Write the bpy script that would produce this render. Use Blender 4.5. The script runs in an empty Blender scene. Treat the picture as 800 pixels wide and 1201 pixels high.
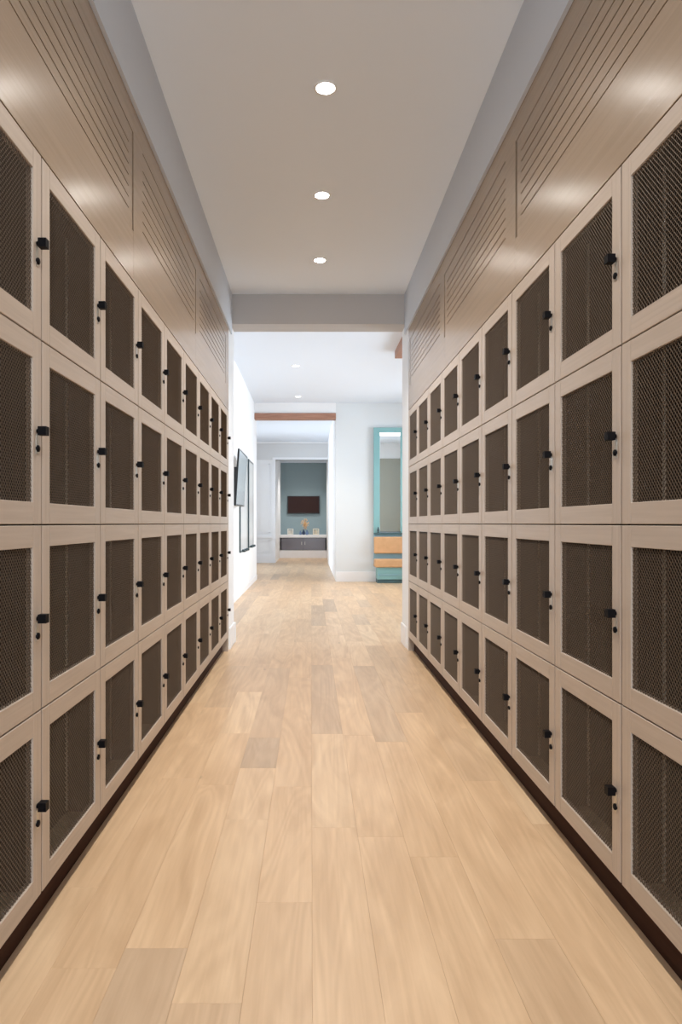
import bpy, bmesh, math, random
from mathutils import Vector, Matrix
R = math.radians
S = bpy.context.scene
COL = S.collection
random.seed(7)
H = 1.108            # camera height; every height written "H + v" is v metres above the lens

# ------------------------------------------------------------------ camera, world, exposure
cd = bpy.data.cameras.new('camera'); cam = bpy.data.objects.new('camera', cd); COL.objects.link(cam)
cam.location = (0, 0, H); cam.rotation_euler = (R(90), 0, 0)
cd.sensor_fit = 'AUTO'; cd.sensor_width = 36.0
cd.lens = 800 / 1201 * 36
cd.shift_x = 35 / 1201; cd.shift_y = 13.5 / 1201
cd.clip_start = 0.05; cd.clip_end = 200
S.camera = cam
S.view_settings.view_transform = 'Standard'; S.view_settings.look = 'None'
S.view_settings.gamma = 1; S.view_settings.use_curve_mapping = False
S.view_settings.exposure = 0.70
S.cycles.use_denoising = True
S.cycles.max_bounces = 10; S.cycles.diffuse_bounces = 6; S.cycles.glossy_bounces = 4
S.cycles.sample_clamp_indirect = 6
w = bpy.data.worlds.new('sky'); S.world = w; w.use_nodes = True
w.node_tree.nodes['Background'].inputs[0].default_value = (0.75, 0.87, 1.0, 1)
w.node_tree.nodes['Background'].inputs[1].default_value = 1.5

ROOM_DAY, HALL_FILL, DOWN_W, ROOM_DOWN_W = 84, 118, 60, 60
def area(name, loc, rot, sx, sy, power, color):
    l = bpy.data.lights.new(name, 'AREA'); l.shape = 'RECTANGLE'; l.size = sx; l.size_y = sy
    l.energy = power; l.color = color
    o = bpy.data.objects.new(name, l); COL.objects.link(o); o.location = loc; o.rotation_euler = rot
    return o
# unseen window light: daylight for the room, added fill for rear and hall
area('window_daylight', (3.85, 8.0, 1.95), (0, R(90), 0), 2.3, 2.2, ROOM_DAY, (0.80, 0.90, 1.0))
area('window_daylight', (3.85, 11.2, 1.95), (0, R(90), 0), 2.3, 2.2, ROOM_DAY, (0.86, 0.93, 1.0))
area('window_daylight', (0.06, -2.85, 1.55), (R(90), 0, 0), 1.1, 2.1, 72, (0.76, 0.88, 1.0))  # added light for an invented window behind the camera
area('window_daylight', (-3.45, 16.5, 1.7), (0, R(-90), 0), 2.2, 3.2, HALL_FILL, (0.84, 0.92, 1.0))  # fill through the added hall window

# ------------------------------------------------------------------ materials
def lin(r, g, b):
    f = lambda c: ((c / 255 + 0.055) / 1.055) ** 2.4 if c > 10 else c / 255 / 12.92
    return (f(r), f(g), f(b), 1)
def mat(name, color, rough=0.5, metal=0.0, spec=0.5, emit=None, estr=0):
    m = bpy.data.materials.new(name); m.use_nodes = True
    b = m.node_tree.nodes['Principled BSDF']
    b.inputs['Base Color'].default_value = color; b.inputs['Roughness'].default_value = rough
    b.inputs['Metallic'].default_value = metal; b.inputs['Specular IOR Level'].default_value = spec
    if emit: b.inputs['Emission Color'].default_value = emit; b.inputs['Emission Strength'].default_value = estr
    return m
class NT:
    def __init__(s, m): s.t = m.node_tree; s.b = s.t.nodes['Principled BSDF']
    def n(s, typ, **kw):
        x = s.t.nodes.new(typ)
        for k, v in kw.items(): setattr(x, k, v)
        return x
    def l(s, a, b): s.t.links.new(a, b)
def mapped(nt, scale, rnd=True):
    tc = nt.n('ShaderNodeTexCoord'); mp = nt.n('ShaderNodeMapping'); mp.inputs['Scale'].default_value = scale
    if rnd:
        oi = nt.n('ShaderNodeObjectInfo'); vm = nt.n('ShaderNodeVectorMath', operation='MULTIPLY_ADD')
        cb = nt.n('ShaderNodeCombineXYZ')
        for i in range(3): nt.l(oi.outputs['Random'], cb.inputs[i])
        nt.l(cb.outputs[0], vm.inputs[0]); vm.inputs[1].default_value = (37, 53, 29)
        nt.l(tc.outputs['Object'], vm.inputs[2]); nt.l(vm.outputs[0], mp.inputs[0])
        return mp.outputs[0], oi
    nt.l(tc.outputs['Object'], mp.inputs[0]); return mp.outputs[0], None
def wood(name, c1, c2, rough, scale, bump=0.05, spec=0.4, detail=5, dist=0.6):
    m = mat(name, c1, rough, spec=spec); nt = NT(m)
    v, _ = mapped(nt, scale)
    no = nt.n('ShaderNodeTexNoise'); no.inputs['Scale'].default_value = 1; no.inputs['Detail'].default_value = detail
    no.inputs['Distortion'].default_value = dist; nt.l(v, no.inputs['Vector'])
    cr = nt.n('ShaderNodeValToRGB'); cr.color_ramp.elements[0].color = c2; cr.color_ramp.elements[1].color = c1
    cr.color_ramp.elements[0].position = .3; cr.color_ramp.elements[1].position = .7
    nt.l(no.outputs['Fac'], cr.inputs[0]); nt.l(cr.outputs[0], nt.b.inputs['Base Color'])
    bp = nt.n('ShaderNodeBump'); bp.inputs['Strength'].default_value = bump; bp.inputs['Distance'].default_value = .002
    nt.l(no.outputs['Fac'], bp.inputs['Height']); nt.l(bp.outputs[0], nt.b.inputs['Normal'])
    return m
def plaster(name, c, rough=0.75, bump=0.03, spec=0.3):
    m = mat(name, c, rough, spec=spec); nt = NT(m)
    v, _ = mapped(nt, (1, 1, 1), False)
    no = nt.n('ShaderNodeTexNoise'); no.inputs['Scale'].default_value = 180; no.inputs['Detail'].default_value = 3
    nt.l(v, no.inputs['Vector'])
    bp = nt.n('ShaderNodeBump'); bp.inputs['Strength'].default_value = bump; bp.inputs['Distance'].default_value = .001
    nt.l(no.outputs['Fac'], bp.inputs['Height']); nt.l(bp.outputs[0], nt.b.inputs['Normal'])
    return m
M = {}
# locker timber: grain runs along the rails (local y)
M['locker'] = wood('taupe_oak', (.54, .45, .375, 1), (.475, .39, .32, 1), .36, (90, 2.2, 90), .10)
M['stile'] = wood('taupe_oak_upright', (.54, .45, .375, 1), (.475, .39, .32, 1), .36, (90, 90, 2.2), .10)
M['fascia'] = wood('taupe_fascia', (.37, .275, .195, 1), (.325, .24, .165, 1), .23, (60, 1.6, 60), .14, spec=.55)
M['inside'] = wood('locker_inside', (.020, .014, .010, 1), (.014, .010, .007, 1), .7, (40, 2, 40))  # near-black paints the interior shade; the timber itself is likely taupe
M['inside_floor'] = wood('locker_inside_floor', (.42, .33, .22, 1), (.3, .23, .15, 1), .6, (60, 60, 4))  # paler copy paints the light on the locker floor
M['wire'] = mat('bronze_wire', (.135, .096, .066, 1), .5, .3)
M['bead'] = mat('pale_bead', (.85, .78, .68, 1), .45)  # paints the thin line of light leaking in at locker corners
M['black'] = mat('black_metal', (.003, .002, .003, 1), .55, 0, .15)
M['nickel'] = mat('satin_nickel', (.58, .54, .47, 1), .3, .8)
M['brown'] = wood('toe_kick_brown', (.060, .024, .015, 1), (.042, .016, .010, 1), .75, (60, 2, 60), spec=.15)
M['groove'] = mat('groove_shadow_stain', (.13, .078, .048, 1), .7, spec=.2)  # dark brown that paints the shade inside the fascia grooves
M['ceiling'] = plaster('ceiling_paint', (.86, .92, .985, 1))
M['upper'] = plaster('upper_wall_paint', (.62, .66, .72, 1))
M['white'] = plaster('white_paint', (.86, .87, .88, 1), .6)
M['roomceil'] = plaster('room_ceiling', (.74, .80, .88, 1))
M['roomwall'] = plaster('room_wall', (.72, .755, .775, 1))
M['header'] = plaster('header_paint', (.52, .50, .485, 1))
M['trim'] = mat('trim_paint', (.86, .87, .89, 1), .35)
M['grayband'] = plaster('gray_band', (.70, .71, .715, 1))
M['beam'] = wood('walnut_beam', (.42, .22, .15, 1), (.30, .15, .10, 1), .5, (4, 60, 60))
M['blue'] = plaster('niche_blue', (.26, .34, .365, 1))
M['board'] = mat('white_board_glass', (.93, .95, .96, 1), .15)
M['screen'] = mat('tv_screen', (.030, .012, .010, 1), .45, 0, .2)
M['plastic'] = mat('tv_black', (.01, .011, .013, 1), .35)
M['glassgrey'] = mat('grey_glass', (.17, .16, .18, 1), .18, .1)
M['teal'] = mat('teal_paint', (.235, .46, .475, 1), .45)
M['tealblue'] = mat('teal_blue', (.26, .46, .56, 1), .45)
M['tealdark'] = mat('teal_dark', (.06, .13, .15, 1), .5)
M['leather'] = wood('tan_leather', (.70, .42, .22, 1), (.62, .36, .18, 1), .5, (8, 8, 8), .2)
M['mirror'] = mat('mirror_glass', (.86, .90, .90, 1), .02, 1.0)
M['olive'] = plaster('olive_panel', (.36, .36, .31, 1))
M['led'] = mat('led_strip', (1, 1, 1, 1), .5, emit=(.93, 1, 1, 1), estr=2.5)
M['lens'] = mat('lamp_lens', (1, 1, 1, 1), .5, emit=(1, .96, .90, 1), estr=42)
M['lens2'] = mat('lamp_lens_cool', (1, 1, 1, 1), .5, emit=(1, .98, .95, 1), estr=4)
M['ring'] = mat('lamp_ring', (.85, .84, .82, 1), .4)
M['vase'] = mat('blue_glaze', (.02, .04, .11, 1), .2)
M['vase2'] = mat('pale_blue_glaze', (.13, .20, .36, 1), .25)
M['dried'] = mat('dried_flower', (.78, .52, .27, 1), .8)
M['wax'] = mat('white_ceramic', (.88, .86, .80, 1), .5)
M['wax2'] = mat('cream_ceramic', (.86, .80, .66, 1), .5)
M['dgreen'] = mat('dark_frame', (.05, .075, .085, 1), .35, .3)
M['greyscreen'] = mat('grey_tv_glass', (.46, .53, .57, 1), .15, .3)
gl = bpy.data.materials.new('window_glass'); gl.use_nodes = True; t = gl.node_tree
for n in list(t.nodes):
    if n.type == 'BSDF_PRINCIPLED': t.nodes.remove(n)
mx = t.nodes.new('ShaderNodeMixShader'); tr = t.nodes.new('ShaderNodeBsdfTransparent'); g2 = t.nodes.new('ShaderNodeBsdfGlossy')
g2.inputs['Roughness'].default_value = .02; fr = t.nodes.new('ShaderNodeFresnel')
t.links.new(fr.outputs[0], mx.inputs[0]); t.links.new(tr.outputs[0], mx.inputs[1]); t.links.new(g2.outputs[0], mx.inputs[2])
t.links.new(mx.outputs[0], [n for n in t.nodes if n.type == 'OUTPUT_MATERIAL'][0].inputs[0])
M['glass'] = gl

def oak(name, brick=False):
    """pale oiled oak: per-board tone, long grain, cathedral figure, a few knots"""
    m = mat(name, (.6, .43, .28, 1), .36, spec=.45); nt = NT(m)
    v, oi = mapped(nt, (1, 1, 1))
    def noise(scale, det, dist, src=v):
        mp = nt.n('ShaderNodeMapping'); mp.inputs['Scale'].default_value = scale; nt.l(src, mp.inputs[0])
        no = nt.n('ShaderNodeTexNoise'); no.inputs['Scale'].default_value = 1; no.inputs['Detail'].default_value = det
        no.inputs['Distortion'].default_value = dist; nt.l(mp.outputs[0], no.inputs['Vector']); return no
    n1 = noise((7, 1.3, 1), 4, 2.0)          # broad soft figure
    n2 = noise((85, 2.2, 1), 5, .5)         # fine grain
    n3 = noise((4.5, .42, 1), 2, .6)
    k1 = nt.n('ShaderNodeMath', operation='MULTIPLY'); nt.l(n3.outputs['Fac'], k1.inputs[0]); k1.inputs[1].default_value = 95
    k2 = nt.n('ShaderNodeMath', operation='SINE'); nt.l(k1.outputs[0], k2.inputs[0])
    k3 = nt.n('ShaderNodeMath', operation='MULTIPLY_ADD'); nt.l(k2.outputs[0], k3.inputs[0]); k3.inputs[1].default_value = .2; k3.inputs[2].default_value = .5
    ramp = nt.n('ShaderNodeValToRGB'); e = ramp.color_ramp.elements
    cols = [(0, (.51, .375, .255, 1)), (.10, (.60, .44, .295, 1)), (.35, (.66, .475, .305, 1)), (.7, (.69, .495, .315, 1)), (1, (.73, .545, .36, 1))]
    cols = [(p, (c_[0], c_[1] * .965, c_[2] * .93, 1)) for p, c_ in cols]
    e[0].position, e[0].color = cols[0]; e[1].position, e[1].color = cols[-1]
    for p, c in cols[1:-1]: x = e.new(p); x.color = c
    if brick:
        tc = nt.n('ShaderNodeTexCoord'); mp2 = nt.n('ShaderNodeMapping'); mp2.inputs['Rotation'].default_value = (0, 0, R(90)); nt.l(tc.outputs['Object'], mp2.inputs[0])
        br = nt.n('ShaderNodeTexBrick'); br.inputs['Color1'].default_value = (0, 0, 0, 1); br.inputs['Color2'].default_value = (1, 1, 1, 1)
        br.inputs['Mortar'].default_value = (.2, .2, .2, 1); br.inputs['Scale'].default_value = 1; br.inputs['Brick Width'].default_value = 1.5
        br.inputs['Row Height'].default_value = .1625; br.inputs['Mortar Size'].default_value = .001
        nt.l(mp2.outputs[0], br.inputs['Vector']); nt.l(br.outputs['Color'], ramp.inputs[0])
    else: nt.l(oi.outputs['Random'], ramp.inputs[0])
    def mul(a, fac_out, lo, hi, f):
        mr = nt.n('ShaderNodeMapRange'); mr.inputs[1].default_value = .3; mr.inputs[2].default_value = .7
        mr.inputs[3].default_value = lo; mr.inputs[4].default_value = hi; nt.l(fac_out, mr.inputs[0])
        mi = nt.n('ShaderNodeMix', data_type='RGBA', blend_type='MULTIPLY'); mi.inputs[0].default_value = f
        cb = nt.n('ShaderNodeCombineColor')
        mid = nt.n('ShaderNodeMath', operation='POWER'); nt.l(mr.outputs[0], mid.inputs[0]); mid.inputs[1].default_value = 1.25
        blu = nt.n('ShaderNodeMath', operation='POWER'); nt.l(mr.outputs[0], blu.inputs[0]); blu.inputs[1].default_value = 1.5
        nt.l(mr.outputs[0], cb.inputs[0]); nt.l(mid.outputs[0], cb.inputs[1]); nt.l(blu.outputs[0], cb.inputs[2])
        nt.l(a, mi.inputs[6]); nt.l(cb.outputs[0], mi.inputs[7]); return mi.outputs[2]
    c = mul(ramp.outputs[0], n1.outputs['Fac'], .89, 1.07, 1)
    c = mul(c, n2.outputs['Fac'], .955, 1.03, 1)
    c = mul(c, k3.outputs[0], .955, 1.02, 1)
    vo = nt.n('ShaderNodeTexVoronoi'); mpv = nt.n('ShaderNodeMapping'); mpv.inputs['Scale'].default_value = (3.2, 1.6, 1); nt.l(v, mpv.inputs[0]); nt.l(mpv.outputs[0], vo.inputs['Vector']); vo.inputs['Scale'].default_value = 1
    mk = nt.n('ShaderNodeMapRange'); mk.inputs[1].default_value = .012; mk.inputs[2].default_value = .05; mk.inputs[3].default_value = .62; mk.inputs[4].default_value = 1
    nt.l(vo.outputs['Distance'], mk.inputs[0])
    mi = nt.n('ShaderNodeMix', data_type='RGBA', blend_type='MULTIPLY'); mi.inputs[0].default_value = 1
    nt.l(c, mi.inputs[6]); nt.l(mk.outputs[0], mi.inputs[7]); nt.l(mi.outputs[2], nt.b.inputs['Base Color'])
    bp = nt.n('ShaderNodeBump'); bp.inputs['Strength'].default_value = .08; bp.inputs['Distance'].default_value = .001
    nt.l(n2.outputs['Fac'], bp.inputs['Height']); nt.l(bp.outputs[0], nt.b.inputs['Normal'])
    return m
M['oak'] = oak('oiled_oak'); M['oak_far'] = oak('oiled_oak_laid', True)

# ------------------------------------------------------------------ mesh helpers
class MB:
    def __init__(s): s.v = []; s.f = []; s.mi = []; s.sm = []; s.mats = []
    def _m(s, m):
        if m is None: return 0
        if m not in s.mats: s.mats.append(m)
        return s.mats.index(m)
    def box(s, x0, x1, y0, y1, z0, z1, m=None):
        b = len(s.v)
        s.v += [(x0, y0, z0), (x1, y0, z0), (x1, y1, z0), (x0, y1, z0), (x0, y0, z1), (x1, y0, z1), (x1, y1, z1), (x0, y1, z1)]
        for q in ((0, 3, 2, 1), (4, 5, 6, 7), (0, 1, 5, 4), (1, 2, 6, 5), (2, 3, 7, 6), (3, 0, 4, 7)):
            s.f.append([b + i for i in q]); s.mi.append(s._m(m)); s.sm.append(False)
        return s
    def hexa(s, pts, m=None):
        b = len(s.v); s.v += [tuple(p) for p in pts]
        for q in ((0, 3, 2, 1), (4, 5, 6, 7), (0, 1, 5, 4), (1, 2, 6, 5), (2, 3, 7, 6), (3, 0, 4, 7)):
            s.f.append([b + i for i in q]); s.mi.append(s._m(m)); s.sm.append(False)
        return s
    def bar(s, p, q, r, n=6, m=None, r2=None):
        p = Vector(p); q = Vector(q); d = (q - p).normalized(); u = d.orthogonal().normalized(); w_ = d.cross(u); b = len(s.v)
        r2 = r if r2 is None else r2
        for c, rr in ((p, r), (q, r2)):
            for i in range(n):
                a = 2 * math.pi * i / n; s.v.append(tuple(c + (u * math.cos(a) + w_ * math.sin(a)) * rr))
        for i in range(n): s.f.append([b + i, b + (i + 1) % n, b + n + (i + 1) % n, b + n + i]); s.mi.append(s._m(m)); s.sm.append(n > 5)
        s.f.append([b + i for i in range(n)][::-1]); s.f.append([b + n + i for i in range(n)]); s.mi += [s._m(m)] * 2; s.sm += [False] * 2
        return s
    def lathe(s, prof, n=24, axis='z', c=(0, 0, 0), m=None):
        """prof: list of (radius, height along the axis)"""
        b = len(s.v)
        for r_, h in prof:
            for i in range(n):
                a = 2 * math.pi * i / n; x, y = r_ * math.cos(a), r_ * math.sin(a)
                p = (x, y, h) if axis == 'z' else (h, x, y)
                s.v.append((p[0] + c[0], p[1] + c[1], p[2] + c[2]))
        for k in range(len(prof) - 1):
            for i in range(n):
                j = (i + 1) % n
                s.f.append([b + k * n + i, b + k * n + j, b + (k + 1) * n + j, b + (k + 1) * n + i]); s.mi.append(s._m(m)); s.sm.append(True)
        return s
    def mesh(s, name, m=None):
        me = bpy.data.meshes.new(name); me.from_pydata(s.v, [], s.f)
        for x in (s.mats or [m]): me.materials.append(x)
        for i, p in enumerate(me.polygons): p.material_index = s.mi[i]; p.use_smooth = s.sm[i]
        bm = bmesh.new(); bm.from_mesh(me); bmesh.ops.recalc_face_normals(bm, faces=bm.faces); bm.to_mesh(me); bm.free()
        return me
def link(name, me, parent=None, loc=(0, 0, 0), rot=(0, 0, 0)):
    o = bpy.data.objects.new(name, me); COL.objects.link(o); o.location = loc; o.rotation_euler = rot
    if parent: o.parent = parent
    return o
def bevel(o, wdt, seg=2, ang=30):
    b = o.modifiers.new('bevel', 'BEVEL'); b.width = wdt; b.segments = seg; b.limit_method = 'ANGLE'; b.angle_limit = R(ang)
    return o
def struct(name, mb, m=None, parent=None):
    o = link(name, mb.mesh(name, m), parent)
    o['kind'] = 'structure'
    return o
def thing(name, label, cat, loc=(0, 0, 0), rz=0, group=None):
    return tag(link(name, None, None, loc, (0, 0, rz)), label, cat, group)
def tag(o, label, cat, group=None):
    o['label'] = label; o['category'] = cat
    if group: o['group'] = group
    return o
def B(*a): return MB().box(*a)

# ------------------------------------------------------------------ setting
AL, AR = .72, .848                    # distance of the locker faces from the lens axis
Y1L, Y1R, CW, RH = 1.823, 1.866, .509, .4923
ROWS = [-.988 + RH * i for i in range(4)]        # bottom to top, relative to lens height
TOPZ = .981
END = 5.90
CEIL = H + 2.051; RC = H + 2.30
PIER0, OPEN0, OPEN1 = 5.945, 6.10, 6.35
XR = 3.4

# floor: a slab, then every board as a child
fl = struct('floor', B(-3.3, XR + .3, -2.6, 24, -.12, -.012), M['oak_far'])
far = MB(); far.box(-3.1, XR, -2.5, 1.2, -.012, 0); far.box(-3.1, XR, 13.0, 23, -.012, 0)
far.box(-3.1, -1.12, 1.2, 13.0, -.012, 0); far.box(1.93, XR, 1.2, 13, -.012, 0)
struct('floor_boards_laid_beyond', far, M['oak_far'], fl)['kind'] = 'stuff'
PW = .1625
rng = random.Random(11)
for k in range(-6, 13):
    x0 = -.16 + PW * (k - 1); x1 = x0 + PW
    if x1 < -1.12 or x0 > 1.90: continue
    inside = x1 > -.82 and x0 < .95
    y = (1.2 if inside else 6.0) - rng.random() * 1.2
    cuts = {0: [3.09, 3.53], -2: [1.70], -1: [1.78, 3.6]}.get(k, [])   # joints that can be read off the photograph
    ylist = []
    while y < 13.0:
        L = rng.choice((1.1, 1.4, 1.7, 2.0, .85)) + rng.random() * .2
        nx = min(y + L, 13.0)
        for c in cuts:
            if y + .25 < c < nx + .5: nx = c; break
        if 13.0 - nx < .3: nx = 13.0
        ylist.append((max(y, 1.2 if inside else 6.0), nx)); y = nx
    for a, b in ylist:
        if b - a < .02: continue
        g = .00015; e = .0004; L = b - a; hw = PW / 2
        v = MB(); b0 = 0
        v.v = [(-hw + g, -L / 2 + g, -.011), (hw - g, -L / 2 + g, -.011), (hw - g, L / 2 - g, -.011), (-hw + g, L / 2 - g, -.011),
               (-hw + g, -L / 2 + g, -e), (hw - g, -L / 2 + g, -e), (hw - g, L / 2 - g, -e), (-hw + g, L / 2 - g, -e),
               (-hw + g + e, -L / 2 + g + e, 0), (hw - g - e, -L / 2 + g + e, 0), (hw - g - e, L / 2 - g - e, 0), (-hw + g + e, L / 2 - g - e, 0)]
        v.f = [[0, 3, 2, 1], [8, 9, 10, 11]] + [[i, (i + 1) % 4, 4 + (i + 1) % 4, 4 + i] for i in range(4)] + [[4 + i, 4 + (i + 1) % 4, 8 + (i + 1) % 4, 8 + i] for i in range(4)]
        v.mi = [0] * 10; v.sm = [False] * 10
        link('floor_board', v.mesh('floor_board', M['oak']), fl, ((x0 + x1) / 2, (a + b) / 2, 0))

# corridor shell
struct('wall_left', B(-1.06, -.870, -2.5, PIER0, 0, CEIL), M['upper'])
struct('wall_right', B(.998, 1.2, -2.5, PIER0, 0, CEIL), M['upper'])
struct('wall_upper_left', B(-.870, -.706, -2.5, OPEN0, H + 1.692, CEIL + .05), M['upper'])
struct('wall_upper_right', B(.834, .998, -2.5, OPEN0, H + 1.692, CEIL + .05), M['upper'])
struct('wall_rear', MB().box(-1.1, -.5, -2.6, -2.5, 0, CEIL).box(.62, 1.2, -2.6, -2.5, 0, CEIL).box(-.5, .62, -2.6, -2.5, 0, .45).box(-.5, .62, -2.6, -2.5, 2.65, CEIL), M['white'])
o = struct('window_4', MB().box(-.5, -.45, -2.58, -2.52, .45, 2.65).box(.57, .62, -2.58, -2.52, .45, 2.65).box(-.5, .62, -2.58, -2.52, .45, .5).box(-.5, .62, -2.58, -2.52, 2.6, 2.65), M['trim'])  # added window, put in to brighten the passage ceiling
struct('pane', B(-.46, .58, -2.553, -2.547, .49, 2.61), M['glass'], o)
struct('ceiling', B(-.87, .998, -2.5, OPEN0, CEIL, CEIL + .1), M['ceiling'])
# panelled stretch of the passage behind the camera
for s, x in ((-1, AL), (1, AR)):
    m_ = MB(); m_.box(*sorted((s * x, s * (x + .13))), -2.5, Y1L - CW * 1 - .55 if s < 0 else Y1R - CW - .55, .12, H + 1.69)
    struct('trim_1' if s < 0 else 'trim_2', m_, M['fascia'])
# dividing wall: pier left, wall right, header
struct('wall_pier_left', B(-1.4, -.72, PIER0, OPEN1, 0, RC), M['white'])
struct('wall_pier_right', B(.848, XR, PIER0, OPEN1, 0, RC), M['white'])
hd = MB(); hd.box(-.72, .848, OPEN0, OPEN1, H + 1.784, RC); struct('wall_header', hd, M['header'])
# baseboards on the pier sides
def base(name, x0, x1, y0, y1, h=.19, ch='x'):
    m_ = MB(); m_.box(x0, x1, y0, y1, 0, h); o = struct(name, m_, M['trim']); bevel(o, .008, 2); return o
base('baseboard_left_pier', -.735, -.707, PIER0 + .04, OPEN1 + .015)
base('baseboard_right_pier', .835, .863, PIER0 + .12, OPEN1 + .015)
base('baseboard_pier_room_side', -1.08, -.70, OPEN1, OPEN1 + .015)

# bright room beyond
struct('wall_left_room', B(-1.4, -1.08, OPEN1, 13.5, 0, RC), M['white'])
wr = MB()
for a, b in ((6.35, 6.9), (9.1, 10.1), (12.3, 13.15)): wr.box(XR, XR + .2, a, b, 0, RC)
for a, b in ((6.9, 9.1), (10.1, 12.3)): wr.box(XR, XR + .2, a, b, 0, .8); wr.box(XR, XR + .2, a, b, 3.1, RC)
struct('wall_right_room', wr, M['roomwall'])
for i, (a, b) in enumerate(((6.9, 9.1), (10.1, 12.3))):
    f_ = MB(); f_.box(XR + .05, XR + .12, a, a + .06, .8, 3.1); f_.box(XR + .05, XR + .12, b - .06, b, .8, 3.1)
    f_.box(XR + .05, XR + .12, a, b, .8, .86); f_.box(XR + .05, XR + .12, a, b, 3.04, 3.1)
    o = struct('window_%d' % (i + 1), f_, M['trim']); struct('pane', B(XR + .08, XR + .086, a + .05, b - .05, .85, 3.05), M['glass'], o)
struct('wall_back', B(.471, XR, 13.0, 13.15, 0, RC), M['roomwall'])
bb = struct('baseboard_back', B(.471, XR, 12.985, 13.0, 0, .19), M['trim'])
struct('ceiling_room', B(-3.3, XR + .2, OPEN1, 19.4, RC, RC + .1), M['roomceil'])
base('baseboard_left_room', -1.08, -1.068, OPEN1 + .02, 13.5, .10)
# hall behind the room
struct('wall_right_hall', B(.471, .62, 13.15, 19.2, 0, RC), M['white'])
hl = MB(); hl.box(-3.2, -3.0, 13.5, 15.0, 0, RC); hl.box(-3.2, -3.0, 18.0, 23, 0, RC); hl.box(-3.2, -3.0, 15, 18, 0, .6); hl.box(-3.2, -3, 15, 18, 2.9, RC)
struct('wall_left_hall', hl, M['white'])
o = struct('window_3', MB().box(-3.12, -3.05, 15, 15.06, .6, 2.9).box(-3.12, -3.05, 17.94, 18, .6, 2.9).box(-3.12, -3.05, 16.47, 16.53, .6, 2.9).box(-3.12, -3.05, 15, 18, .6, .66).box(-3.12, -3.05, 15, 18, 2.84, 2.9), M['trim'])  # added unseen window, there to light the hall
struct('pane', B(-3.09, -3.084, 15.05, 17.95, .65, 2.85), M['glass'], o)
struct('wall_hall_front', B(-3.2, -1.4, 13.4, 13.5, 0, RC), M['white'])
YB = 19.2
struct('wall_hall_end', MB().box(-3.2, -1.05, YB, YB + .2, 0, H + 1.79, M['white']).box(.53, .62, YB, YB + .2, 0, H + 1.79, M['white']).box(-3.2, .62, YB, YB + .2, H + 1.79, RC, M['grayband']))
struct('trim_3', B(-3.0, .471, YB - .05, YB, RC - .05, RC), M['trim'])                      # crown
wn = MB()
wn.box(-3.0, -1.09, YB - .05, YB, H - .41, H - .34)                                          # chair rail
wn.box(-3.0, -1.09, YB - .03, YB, 0, .22)
for xa, xb in ((-2.9, -2.3), (-2.2, -1.75), (-1.7, -1.17)):
    for za, zb in ((.30, H - .47), (H - .27, H + 1.68)):
        for q in ((xa, xb, za, za + .025), (xa, xb, zb - .025, zb), (xa, xa + .025, za, zb), (xb - .025, xb, za, zb)):
            wn.box(q[0], q[1], YB - .025, YB, q[2], q[3])
struct('trim_4', wn, M['trim'])                                                              # wainscot mouldings
cs = MB(); cs.box(-1.09, -1.008, YB - .03, YB + .2, 0, H + 1.86); cs.box(.504, .56, YB - .03, YB + .2, 0, H + 1.86); cs.box(-1.008, .504, YB - .03, YB + .2, H + 1.79, H + 1.86)
struct('door_1', cs, M['trim'])                                                              # cased opening
YN = 22.6
struct('wall_niche_left', B(-1.2, -1.008, YB + .2, YN, 0, H + 2.1), M['white'])
struct('wall_niche_right', B(.504, .7, YB + .2, YN, 0, H + 2.1), M['white'])
struct('wall_niche_back', B(-1.2, .7, YN, YN + .15, 0, H + 2.1), M['blue'])
struct('ceiling_niche', B(-1.2, .7, YB + .2, YN + .1, H + 2.006, H + 2.1), M['roomceil'])
struct('trim_5', B(-1.08, .471, 13.0, 13.15, H + 2.10, RC), M['white'])
o = tag(link('wooden_beam', B(-1.08, .471, 12.96, 13.16, H + 1.985, H + 2.10).mesh('beam', M['beam'])), 'brown wooden beam across the wide opening to the far hall', 'beam'); bevel(o, .006)
o = tag(link('wooden_beam', B(1.115, 1.42, OPEN1, 9.1, H + 2.2, RC).mesh('beam', M['beam'])), 'brown timber beam on the bright room ceiling, half hidden by the right pier', 'beam'); bevel(o, .006)
# tall olive panel on the room side of the dividing wall (seen in the mirror)
struct('door_2', B(1.7, 3.1, OPEN1, OPEN1 + .03, 0, H + 1.86), M['olive'])

# ------------------------------------------------------------------ lockers
# local frame: face plane x = 0 looking to +x, width along y, height along z
G = .0030; ST = .052; RL = .057; TH = .020; D = .115
hw = CW / 2 - .0005; h_ = RH
dy0, dy1, dz0, dz1 = -hw + G * 1.25, hw - G * 1.25, G * .7, h_ - G * .7
dm = MB()
dm.box(-TH, 0, dy0, dy0 + ST, dz0, dz1, M['stile']); dm.box(-TH, 0, dy1 - ST, dy1, dz0, dz1, M['stile'])
dm.box(-TH, 0, dy0 + ST, dy1 - ST, dz0, dz0 + RL, M['locker']); dm.box(-TH, 0, dy0 + ST, dy1 - ST, dz1 - RL, dz1, M['locker'])
door_me = dm.mesh('door')
cm = MB(); t_ = .006
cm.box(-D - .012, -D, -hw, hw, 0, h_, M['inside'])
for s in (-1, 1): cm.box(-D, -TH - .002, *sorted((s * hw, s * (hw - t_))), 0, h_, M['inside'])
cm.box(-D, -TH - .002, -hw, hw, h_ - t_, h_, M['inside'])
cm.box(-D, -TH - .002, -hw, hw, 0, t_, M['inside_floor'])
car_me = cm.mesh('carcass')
leak_me = B(-D + .0005, -D + .006, hw - t_ - .0095, hw - t_ - .0005, .012, h_ - .012).mesh('corner_bead', M['bead'])  # pale strip standing for light leaking at the rear corner
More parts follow.
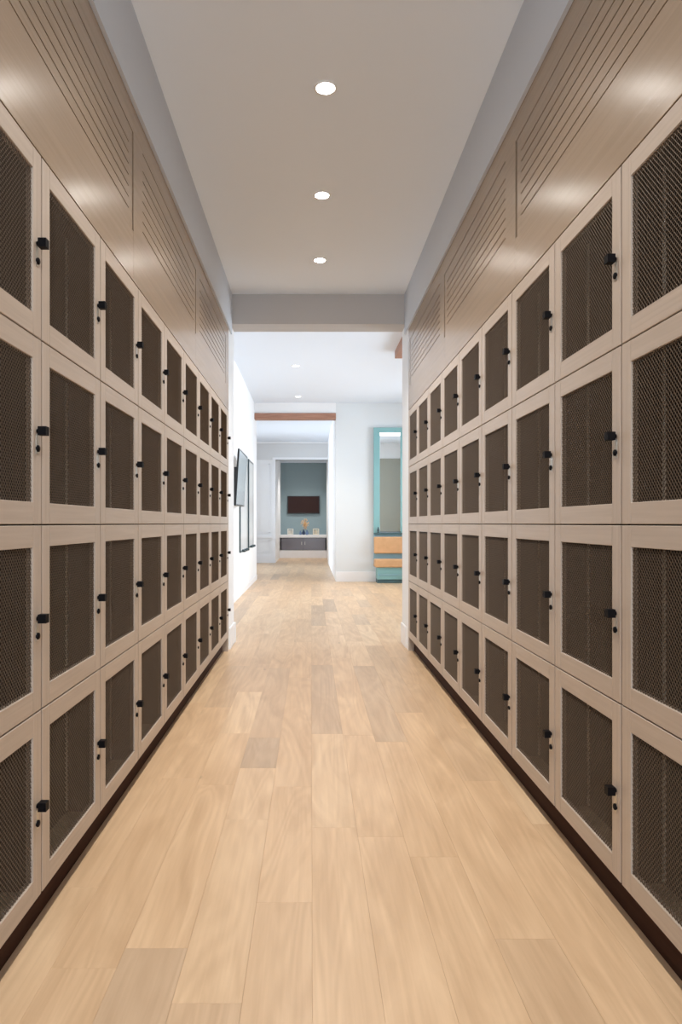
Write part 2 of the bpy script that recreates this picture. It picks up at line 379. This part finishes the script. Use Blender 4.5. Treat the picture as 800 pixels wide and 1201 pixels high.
# diamond wire mesh
my0, my1, mz0, mz1 = dy0 + ST - .004, dy1 - ST + .004, dz0 + RL - .004, dz1 - RL + .004
W_, H_ = my1 - my0, mz1 - mz0
wm = MB(); slope = 1.12; step = .0145; r_ = .00105
for sgn in (1, -1):
    c = -slope * W_
    while c < H_ + slope * W_:
        pts = []
        ya, yb = 0, W_
        za, zb = (c, c + slope * W_) if sgn > 0 else (c + slope * W_, c)
        # clip the strand to the opening
        def cl(ya, za, yb, zb):
            dz = zb - za; dy_ = yb - ya; t0, t1 = 0, 1
            for lo in ((0 - za) / dz, (H_ - za) / dz): pass
            ta, tb = sorted(((0 - za) / dz, (H_ - za) / dz)); t0 = max(0, ta); t1 = min(1, tb)
            if t0 >= t1 - 1e-3: return None
            return (ya + dy_ * t0, za + dz * t0, ya + dy_ * t1, za + dz * t1)
        q = cl(ya, za, yb, zb)
        if q:
            a = Vector((-.0055 - (.0012 if sgn > 0 else 0), my0 + q[0], mz0 + q[1])); b = Vector((a.x, my0 + q[2], mz0 + q[3]))
            wm.bar(a, b, r_, 4)
        c += step
for i in range(len(wm.sm)): wm.sm[i] = False
wire_me = wm.mesh('mesh_screen', M['wire'])
# hardware at the pull side (+y)
ky = hw - .031; kz = h_ / 2
k_ = MB(); k_.box(.006, .0275, ky - .0115, ky + .0115, kz - .0115, kz + .0115); k_.bar((0, ky, kz), (.007, ky, kz), .006, 10)
knob_me = k_.mesh('knob', M['black'])
lk = MB(); lk.lathe([(0, .0065), (.0062, .0065), (.0088, .005), (.0092, 0)], 16, 'x', (0, ky, kz - .046)); lock_me = lk.mesh('lock', M['black'])
ep = MB(); ep.box(0, .0014, ky - .008, ky + .008, kz - .060, kz - .010); plate_me = ep.mesh('lock_plate', M['nickel'])
fin = MB(); fin.box(.006, .0125, ky - .0016, ky + .0016, kz - .053, kz - .039); tab_me = fin.mesh('lock_tab', M['black'])

proto = link('locker', None); parts = []
def part(name, me, par): o = link(name, me, par); return o
car = part('carcass', car_me, proto); part('corner_bead', leak_me, car)
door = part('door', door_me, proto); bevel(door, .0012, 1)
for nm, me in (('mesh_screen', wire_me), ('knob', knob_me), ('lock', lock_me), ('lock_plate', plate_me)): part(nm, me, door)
def copy_tree(o, parent=None):
    c = o.copy(); COL.objects.link(c); c.parent = parent
    for ch in list(o.children): copy_tree(ch, c)
    return c
ROWN = ['bottom row beside the floor', 'second row from the floor', 'third row from the floor', 'top row under the fascia']
COLN = ['nearest the camera', 'second from the camera', 'third from the camera', 'fourth from the camera', 'middle of its row', 'sixth from the camera', 'third from the far end', 'second from the far end', 'last before the bright room']
first = True
leaks = []
for side in ('left', 'right'):
    for c in range(-1, 8):
        for r in range(4):
            o = proto if first else copy_tree(proto); first = False
            if side == 'left': o.location = (-AL, Y1L + CW * (c + .5), H + ROWS[r])
            else: o.location = (AR, Y1R + CW * (c + .5), H + ROWS[r]); o.rotation_euler = (0, 0, math.pi)
            tag(o, 'taupe mesh-front locker, %s wall, %s, %s' % (side, ROWN[r], COLN[c + 1]), 'locker', 'mesh-front lockers on the %s wall' % side)
            if side == 'right':      # the lit rear corner is on the far side: mirror the painted light line
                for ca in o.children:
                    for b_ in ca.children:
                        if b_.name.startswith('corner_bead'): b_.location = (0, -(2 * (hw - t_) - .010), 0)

# toe kicks, plinth, end panels
for s, a, ye, nm in ((-1, AL, END, 'left'), (1, AR, Y1R + CW * 8, 'right')):
    o = link('toe_kick', B(*sorted((s * (a + .05), s * (a + .068))), .8, ye, 0, H - .988 - .021).mesh('toe_kick', M['brown']))
    tag(o, 'dark brown recessed toe kick under the %s lockers' % nm, 'toe kick')
    o = link('plinth_deck', B(*sorted((s * (a + .022), s * (a + .128))), .8, ye, H - .988 - .02, H - .988 - .0015).mesh('plinth_deck', M['brown'])); o.hide_render = False
    tag(o, 'dark underside board below the %s lockers' % nm, 'board')
    o = link('end_panel', B(*sorted((s * a, s * (a + .145))), ye + .001, PIER0 - .001, 0, H + .981).mesh('end_panel', M['stile']))
    tag(o, 'narrow taupe end panel closing the %s locker bank at the pier' % nm, 'panel')

# fascia panels with milled grooves
LINES = [1.243 + .0433 * i for i in range(7)]
def fascia(side, s, a, segs):
    for n_, (y0, y1, ytail) in enumerate(segs):
        lab = 'grooved taupe fascia panel above the %s lockers, %s' % (side, ['nearest the camera', 'middle one of the wall', 'farthest, beside the bright room'][n_])
        t = thing('fascia_panel', lab, 'fascia panel', (s * a, y0, H), group='fascia panels above the %s lockers' % side)
        X = lambda p, q: sorted((-s * p, -s * q))     # p, q measured towards the passage from the face plane
        L = y1 - y0; gv = .022; gw = .0055; lip = .008
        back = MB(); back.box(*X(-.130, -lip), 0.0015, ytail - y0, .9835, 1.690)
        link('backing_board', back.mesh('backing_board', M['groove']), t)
        f = MB(); e0 = .0012
        f.box(*X(-lip, 0), e0, ytail - y0, .9835, 1.183)                    # lower board
        f.box(*X(-lip, 0), e0, ytail - y0, 1.577 + gw, 1.690)               # upper board
        f.box(*X(-lip, 0), e0, .15, 1.183, 1.577 + gw)                      # near stile
        f.box(*X(-lip, 0), L - .075, L - gv, 1.183, 1.577)                  # far stile
        if ytail - y1 > .001: f.box(*X(-lip, 0), L, ytail - y0, 1.183, 1.577 + gw)
        link('face_frame', f.mesh('face_frame', M['fascia']), t)
        zz = [1.183] + [z for l in LINES for z in (l, l + gw)] + [1.577]
        for i in range(0, len(zz), 2):
            link('slat', B(*X(-lip, 0), .15, L - .075, zz[i], zz[i + 1]).mesh('slat', M['fascia']), t)
fascia('left', -1, AL, [(1.265, 2.765, 2.765), (2.765, 4.258, 4.258), (4.258, 5.75, 5.943)])
fascia('right', 1, AR, [(1.32, 2.83, 2.83), (2.83, 4.34, 4.34), (4.34, 5.85, 5.943)])

# ------------------------------------------------------------------ recessed downlights
def downlight(x, y, z, label, power, lens, rad=.043, group=None, cone=122, col=(1, .94, .86), size=.03):
    t = thing('recessed_downlight', label, 'ceiling light', (x, y, z), group=group)
    rg = MB(); rg.lathe([(rad + .012, 0), (rad + .011, -.004), (rad + .001, -.005), (rad, .0), (rad * .98, -.001)], 32)
    link('trim_ring', rg.mesh('trim_ring', M['ring']), t)
    d = MB(); d.lathe([(0.0001, -.0025), (rad * .98, -.0025)], 32); link('lamp_lens', d.mesh('lamp_lens', lens), t)
    l = bpy.data.lights.new('downlight_bulb', 'SPOT'); l.energy = power; l.spot_size = R(cone); l.spot_blend = 1.0
    l.shadow_soft_size = size; l.color = col
    o = bpy.data.objects.new('downlight_bulb', l); COL.objects.link(o); o.parent = t; o.location = (0, 0, -.035)
    return t
for i, y in enumerate((-1.99, -.95, .09, 1.13, 2.17, 3.21, 4.26, 5.31)):
    lab = {5: 'nearest of the three visible round recessed ceiling lights in the passage', 6: 'middle of the three visible round recessed ceiling lights in the passage',
           7: 'round recessed passage ceiling light closest to the header'}.get(i, ['recessed passage ceiling light nearest the rear wall', 'recessed passage ceiling light second from the rear wall', 'recessed passage ceiling light straight over the camera', 'recessed passage ceiling light a step ahead of the camera', 'recessed passage ceiling light just above the upper picture edge'][i] if i < 5 else '')
    downlight(.068, y, CEIL, lab, DOWN_W * (.3, .3, .35, .5, .72, .95, 1.15, 1.2)[i], M['lens'], group='recessed passage lights')
for yy, lab in ((8.6, 'recessed room light hidden behind the right pier, nearer one'), (11.4, 'recessed room light hidden behind the right pier, farther one')):  # unseen lights added to brighten the room floor
    downlight(2.0, yy, RC, lab, ROOM_DOWN_W, M['lens2'], .05, 'recessed room lights', col=(1, .93, .84))
downlight(-.225, 9.95, RC, 'nearer small recessed light in the bright room ceiling', ROOM_DOWN_W, M['lens2'], .05, 'recessed room lights', col=(1, .90, .78), cone=95)
downlight(-.236, 12.35, RC, 'farther small recessed light near the wooden beam', ROOM_DOWN_W, M['lens2'], .05, 'recessed room lights', col=(1, .90, .78), cone=95)
downlight(-.25, 21.4, H + 2.006, 'small recessed light over the dark blue niche', 90, M['lens2'], .06, None, col=(1, .96, .92))

# ------------------------------------------------------------------ teal mirror bench
t = thing('mirror_bench', 'tall teal hall bench with mirror and tan cushions against back wall', 'bench', (1.493, 12.99, 0))
def mb_part(name, x0, x1, y0, y1, z0, z1, m, bev=.006):
    o = link(name, B(x0, x1, y0, y1, H + z0, H + z1).mesh(name, m), t); bevel(o, bev); return o
hb = .307
fr_ = MB(); fr_.box(-hb, -hb + .115, -.06, -.005, H - .19, H + 1.82); fr_.box(hb - .105, hb, -.06, -.005, H - .19, H + 1.82)
fr_.box(-hb + .115, hb - .105, -.06, -.005, H + 1.725, H + 1.82)
bevel(link('mirror_frame', fr_.mesh('mirror_frame', M['teal']), t), .004)
mb_part('mirror', -hb + .115, hb - .105, -.035, -.006, -.15, 1.725, M['mirror'], .001)
mb_part('light_strip', -hb + .12, hb - .11, -.045, -.036, 1.67, 1.722, M['led'], .001)
mb_part('ledge', -hb, hb, -.10, -.005, -.205, -.175, M['tealdark'])
mb_part('back_board', -hb, hb, -.045, -.005, -.80, -.205, M['tealblue'])
mb_part('back_cushion', -hb, hb, -.13, -.046, -.565, -.25, M['leather'], .02)
mb_part('seat_cushion', -hb, hb, -.36, -.046, -.815, -.665, M['leather'], .02)
mb_part('bench_base', -hb + .045, hb, -.33, -.005, -1.04, -.816, M['teal'])
mb_part('base_rail', -hb + .05, hb, -.338, -.331, -.96, -.945, M['tealblue'], .002)
mb_part('bench_toe', -hb + .045, hb, -.31, -.005, -1.108, -1.041, M['tealdark'], .002)
o = tag(link('figurine', MB().lathe([(.0, 0), (.02, 0), (.012, .02), (.022, .05), (.012, .08), (.016, .095), (0, .11)], 12, 'z', (1.27, 12.905, H - .1745)).mesh('figurine', M['dgreen'])), 'tiny dark ornament on the ledge below the teal mirror', 'ornament')

# ------------------------------------------------------------------ left room wall: tilted television and two framed mirrors
t = thing('wall_television', 'grey-screened television tilted out on left wall of bright room', 'television', (-1.08, 9.38, H))
def tilt(name, p, th0, th1, m, bev=.004):
    # p: near-top, far-top, far-bottom, near-bottom of the front face, relative to (-1.08, 9.38, H)
    q = [Vector(v) for v in p]; o_ = lambda v, d: (v.x - d, v.y, v.z - d * .06)
    pts = [q[3], q[2], Vector(o_(q[2], th1)), Vector(o_(q[3], th1)), q[0], q[1], Vector(o_(q[1], th0)), Vector(o_(q[0], th0))]
    o = link(name, MB().hexa(pts).mesh(name, m), t); bevel(o, bev); return o
tilt('bezel', [(.150, -.54, .975), (.150, .54, .960), (.106, .54, .245), (.106, -.54, .235)], .022, .028, M['plastic'])
tilt('screen', [(.1518, -.525, .955), (.1518, .525, .94), (.108, .525, .262), (.108, -.525, .255)], .002, .002, M['greyscreen'], .0005)
tilt('rear_housing', [(.112, -.50, .74), (.112, .45, .74), (.078, .45, .25), (.078, -.50, .25)], .045, .065, M['plastic'])
a_ = MB(); a_.box(0, .015, -.12, .12, .4, .66); a_.bar((.01, 0, .5), (.09, 0, .5), .02, 8); link('wall_bracket', a_.mesh('wall_bracket', M['black']), t)
for y0, y1, z0, z1, lab in ((10.22, 11.33, -.44, 1.11, 'dark-framed tall glass board on left room wall behind the television'), (11.62, 12.50, -.42, 1.10, 'dark-framed tall glass board on left room wall nearest the far hall')):
    t = thing('framed_glass_board', lab, 'wall board', (-1.08, (y0 + y1) / 2, H), group='framed glass boards on the left room wall')
    w_ = (y1 - y0) / 2; f = MB(); e = .03
    f.box(0, .024, -w_, -w_ + e, z0, z1); f.box(0, .024, w_ - e, w_, z0, z1); f.box(0, .024, -w_ + e, w_ - e, z0, z0 + e); f.box(0, .024, -w_ + e, w_ - e, z1 - e, z1)
    bevel(link('frame', f.mesh('frame', M['dgreen']), t), .004)
    link('glass', B(.01, .02, -w_ + e, w_ - e, z0 + e, z1 - e).mesh('glass', M['board']), t)
    for q in (-.5, .1, .6):
        link('clip', MB().lathe([(0, .075), (.02, .07), (.022, .02), (.01, .0)], 10, 'x', (0, w_ * q, z0 + .02)).mesh('clip', M['dgreen']), t)

# ------------------------------------------------------------------ niche: television, console and what stands on it
t = thing('niche_television', 'black flat television hung on the dark blue niche wall', 'television', (-.255, YN - .002, H))
bevel(link('casing', B(-.53, .53, -.07, -.02, .325, .91).mesh('casing', M['plastic']), t), .008)
link('screen', B(-.505, .505, -.0725, -.0702, .355, .885).mesh('screen', M['screen']), t)
link('wall_bracket', B(-.2, .2, -.02, 0, .5, .75).mesh('wall_bracket', M['black']), t)
t = thing('console_counter', 'white-topped console with smoky grey glass doors across the niche', 'console', (-.252, 22.15, 0))
hw2 = .754
bevel(link('counter_top', B(-hw2, hw2, -.28, .44, H - .455, H - .365).mesh('counter_top', M['trim']), t), .006)
link('cabinet_body', B(-hw2 + .02, hw2 - .02, -.20, .43, .25, H - .456).mesh('cabinet_body', M['plastic']), t)
for x0, x1 in ((-hw2 + .05, -.003), (.003, hw2 - .05)):
    dd = link('cabinet_door', B(x0, x1, -.222, -.202, .26, H - .47).mesh('cabinet_door', M['glassgrey']), t); bevel(dd, .003)
    xx = x1 - .05 if x1 < .1 else x0 + .05
    link('handle', B(xx - .006, xx + .006, -.236, -.223, .42, .52).mesh('handle', M['nickel']), dd)
link('plinth', B(-hw2, hw2, -.25, .43, 0, .245).mesh('plinth', M['trim']), t)
CT = H - .3645
for x, w_, m_, lab in ((-.67, .19, 'wax', 'white square ceramic lantern on the left end of the console'), (.155, .20, 'wax2', 'cream square ceramic lantern on the right end of the console')):
    t = thing('square_lantern', lab, 'lantern', (x, 22.02, CT))
    q = MB(); hh = w_ / 2; e = .03
    for sx in (-1, 1):
        for sy in (-1, 1): q.box(*sorted((sx * hh, sx * (hh - e))), *sorted((sy * hh, sy * (hh - e))), 0, .20)
    q.box(-hh, hh, -hh, hh, 0, .025); q.box(-hh, hh, -hh, hh, .175, .20)
    bevel(link('lantern_frame', q.mesh('lantern_frame', M[m_]), t), .004)
    link('candle', MB().lathe([(0, .025), (.058, .025), (.06, .14), (.05, .15), (0, .148)], 20).mesh('candle', M[m_]), t)
VP = [(0, 0), (.036, 0), (.052, .035), (.05, .08), (.028, .125), (.022, .15), (.03, .165), (.022, .163), (.015, .13)]
for x, y, sc, m_, lab in ((-.345, 21.98, .78, 'vase2', 'small pale blue vase left of the dark one on the console'), (-.245, 22.03, 1.0, 'vase', 'dark blue vase in the middle of the console'),
                          (-.135, 21.99, .92, 'vase2', 'pale blue vase right of the dark one holding dried stems')):
    o = link('vase', MB().lathe([(a * sc, b * sc) for a, b in VP], 20).mesh('vase', M[m_]), None, (x, y, CT)); tag(o, lab, 'vase', 'vases on the console')
rg = random.Random(3)
t = thing('dried_flower_bunch', 'bunch of tan dried flowers rising from the console vases', 'dried flowers', (-.19, 22.02, CT + .168))
st = MB(); bl = MB()
for i in range(22):
    a = rg.random() * 6.28; sp = rg.random() * .13; z = .14 + rg.random() * .20
    tip = Vector((math.cos(a) * sp, math.sin(a) * sp * .6, z)); st.bar((-.035 + .07 * (i % 2), .0, 0), tip, .003, 4)
    for j in range(5):
        c = tip + Vector((rg.uniform(-.03, .03), rg.uniform(-.03, .03), rg.uniform(-.04, .03))); d = Vector((rg.uniform(-1, 1), rg.uniform(-1, 1), rg.uniform(.2, 1))).normalized() * .03
        bl.bar(c - d * .5, c, .004, 5, None, .013); bl.bar(c, c + d * .6, .013, 5, None, .003)
link('stems', st.mesh('stems', M['dried']), t); link('flower_heads', bl.mesh('flower_heads', M['dried']), t)['kind'] = 'stuff'
